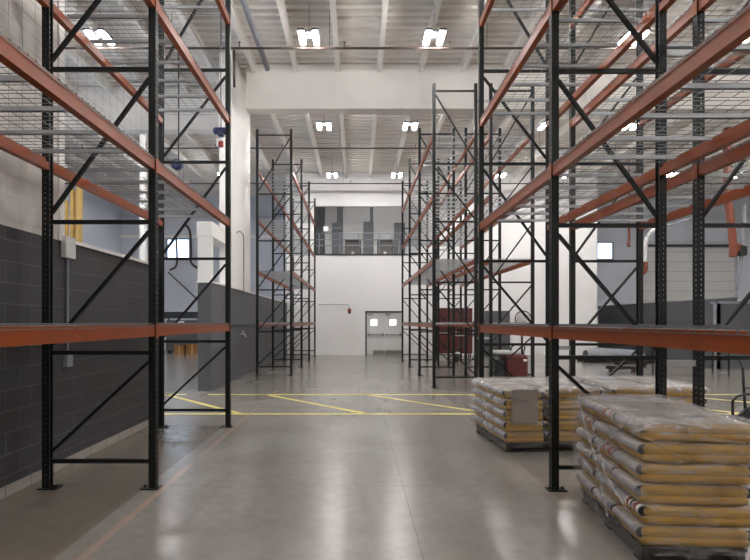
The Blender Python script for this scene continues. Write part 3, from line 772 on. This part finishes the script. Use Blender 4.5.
obj('hose',MB().tube(arc([Vector((wp(727,0,Y).x,Y,ZC-.27)),wp(727,190,Y),wp(730,215,Y),wp(733,245,Y),wp(733,257,Y)]),.13,10),M['orangehose'],o,True)
obj('motor_box',MB().rbox(wp(738,0,Y).x,wp(745,0,Y).x,Y-.15,Y+.15,wp(0,256,Y).z,wp(0,246,Y).z,.03),M['black'],o)
obj('support_arm',MB().tube([wp(745,205,Y),wp(742,252,Y),wp(737,290,Y)],.06,8),M['steelgrey'],o)
obj('clamp',MB().bar(wp(733,248,Y),wp(741,248,Y),.2,.28),M['orangehose'],o)
o=thing('hanging_hook','thin rod with an orange hook hanging in the right bay beside the small window','hook',(0,0,0))
obj('rod',MB().tube([Vector((wp(629,0,24).x,24,ZC)),wp(629,225,24)],.02,6),M['orange'],o); obj('hook',MB().tube(arc([wp(629,225,24),wp(629,240,24),wp(628,245,24),wp(630,246,24)]),.06,8),M['orangehose'],o,True)

# left bay
o=thing('timber_board','tallest of the pale yellow timber boards standing behind the low left wall','timber board',(wp(77,0,10).x,10,0)); obj('board',MB().bar((0,0,0),(.05,0,4.2),.14,.05,(1,0,0)),M['timber'],o)
o=thing('timber_board','darker yellow timber board leaning next to the tallest one behind the low left wall','timber board',(wp(71,0,10).x,10,0)); obj('board',MB().bar((0,0,0),(.04,0,4.1),.10,.05,(1,0,0)),M['timber'],o)
o=thing('timber_board','narrow shorter timber board, leftmost of those behind the low left wall','timber board',(wp(66.5,0,10).x,10,0)); obj('board',MB().bar((0,0,0),(.0,0,3.9),.07,.05,(1,0,0)),M['timber'],o)
for (px0,px1,py,h_,lab) in ((174,184,354,.45,'left of two brown cardboard boxes on the floor of the left bay'),(186,198,354,.5,'right of two brown cardboard boxes on the floor of the left bay')):
    Y=893.7/(py-322); x0=wp(px0,0,Y).x; x1=wp(px1,0,Y).x
    o=thing('cardboard_box',lab,'box',((x0+x1)/2,Y,0)); w=(x1-x0)/2
    obj('carton',MB().box(-w,w,0,.6,0,h_),M['card'],o); obj('flap',MB().bar((-w,-.06,h_+.02),(w,-.06,h_+.02),.14,.008),M['card'],o); obj('tape',B(-.03,.03,-.003,.0,0,h_),M['timber'],o)
Y=29; x0=wp(166,0,Y).x; x1=wp(197,0,Y).x
o=thing('tool_trolley','dark grey tall machine cabinet with a bright screen in the left bay below the window','machine',((x0+x1)/2,Y,0)); w=(x1-x0)/2
obj('body',MB().rbox(-w,w,0,.7,.1,1.75,.04),M['dark'],o); obj('hood',MB().box(-w-.05,w+.05,-.12,.75,1.85,2.2),M['black'],o); 
obj('screen',B(-.25,.15,-.03,-.0,1.2,1.7),M['paper'],o)
for s in (-1,1): obj('hood_post',B(s*(w-.04)-.03,s*(w-.04)+.03,.3,.36,1.75,1.85),M['black'],o); obj('foot',B(s*(w-.1)-.05,s*(w-.1)+.05,.05,.65,0,.1),M['black'],o)
Y=31.7
o=thing('dock_cable','black looped cable hanging on the left bay wall beside the window, right loop','cable',(0,0,0))
obj('cable',MB().tube(arc([wp(186,225,Y),wp(190,232,Y),wp(191,250,Y),wp(191,262,Y),wp(197,268,Y)]),.07,8),M['pipe'],o,True)
o=thing('dock_cable','black looped cable hanging across the left bay window','cable',(0,0,0))
obj('cable',MB().tube(arc([wp(176,238,Y-.2),wp(177,255,Y-.2),wp(176,266,Y-.2),wp(170,270,Y-.2)]),.06,8),M['pipe'],o,True)
o=thing('slanted_pipe','thin dark pipe slanting down the left bay wall below the window','pipe',(0,0,0))
obj('pipe_run',MB().tube([wp(168,272,Y),wp(200,302,Y)],.04,6),M['pipe'],o)
# hoist and reel
Y=14; c=wp(177,165,Y)
o=thing('hose_reel','dark blue round reel hanging from the ceiling behind the near left rack','reel',c)
obj('drum',MB().lathe([(.08,-.10),(.13,-.08),(.13,.08),(.08,.10)],n=20,axis='y'),M['blue'],o,True); obj('hanger',MB().tube([(0,.13,0),(0,.13,ZC-c.z)],.02,6),M['black'],o)
Y=12; c=wp(221,131,Y)
o=thing('chain_hoist','blue chain hoist with a red and white hook block hanging left of the aisle','hoist',c)
obj('motor',MB().lathe([(.05,-.17),(.08,-.13),(.08,.13),(.05,.17)],n=16,axis='x'),M['blue'],o,True)
obj('gear_case',MB().rbox(-.07,.07,-.07,.07,-.13,.06,.02),M['blue'],o)
obj('hook_block',MB().rbox(-.05,.05,-.05,.05,-.36,-.22,.02),M['red'],o); obj('weight',MB().rbox(-.09,-.05,-.05,.05,-.36,-.18,.01),M['paper'],o)
obj('chain',MB().tube([(0,0,-.22),(0,0,-.1)],.01,6),M['zinc'],o); obj('hanger',MB().tube([(0,0,.05),(0,0,ZC-c.z)],.012,6),M['black'],o)
# conduits and boxes on left walls
o=thing('electrical_conduit','thin grey conduit with a junction box on the dark near left wall','conduit',(-3.3,6.12,0))
obj('conduit',MB().tube([(.02,0,1.27),(.02,0,2.5)],.014,8),M['steelgrey'],o); obj('junction_box',B(0,.05,-.06,.06,1.15,1.28),M['steelgrey'],o); obj('upper_box',B(0,.06,-.10,.10,2.38,2.62),M['plastic'],o)
o=thing('electrical_conduit','thin looped white conduit running down the white far left wall','conduit',(-3.45,15.6,0))
obj('conduit',MB().tube(arc([(.02,-.2,4.2),(.02,.1,4.3),(.02,.55,4.3),(.02,.75,4.1),(.02,.75,2.3)],5),.014,8),M['steelgrey'],o,True)
o=thing('hose_valve','small pale valve with lever on the dark wall beside the white pillar wall','valve',(-3.5,16.2,1.3))
obj('valve_body',MB().tube([(0,0,0),(.12,0,0),(.14,.1,-.08)],.025,8),M['plastic'],o); obj('lever',MB().bar((.1,-.2,.1),(.12,.12,-.05),.02,.03),M['plastic'],o)

# ------------------------------------------------------------------ world
wd=bpy.data.worlds.new('World'); S.world=wd; wd.use_nodes=True
bg=wd.node_tree.nodes['Background']; bg.inputs['Color'].default_value=(.66,.81,1,1); bg.inputs['Strength'].default_value=4.0

# ------------------------------------------------------------------ camera
cd=bpy.data.cameras.new('camera'); cd.sensor_width=36; cd.lens=F/750*36; cd.shift_x=18/750; cd.shift_y=42/750; cd.clip_end=200
cam=bpy.data.objects.new('camera',cd); COL.objects.link(cam); cam.location=(0,0,EYE); cam.rotation_euler=(PI/2,0,0)
S.camera=cam
vs_=S.view_settings; vs_.view_transform='Standard'; vs_.look='None'; vs_.gamma=1; vs_.use_curve_mapping=False; vs_.exposure=.30
S.cycles.max_bounces=8; S.cycles.transparent_max_bounces=16
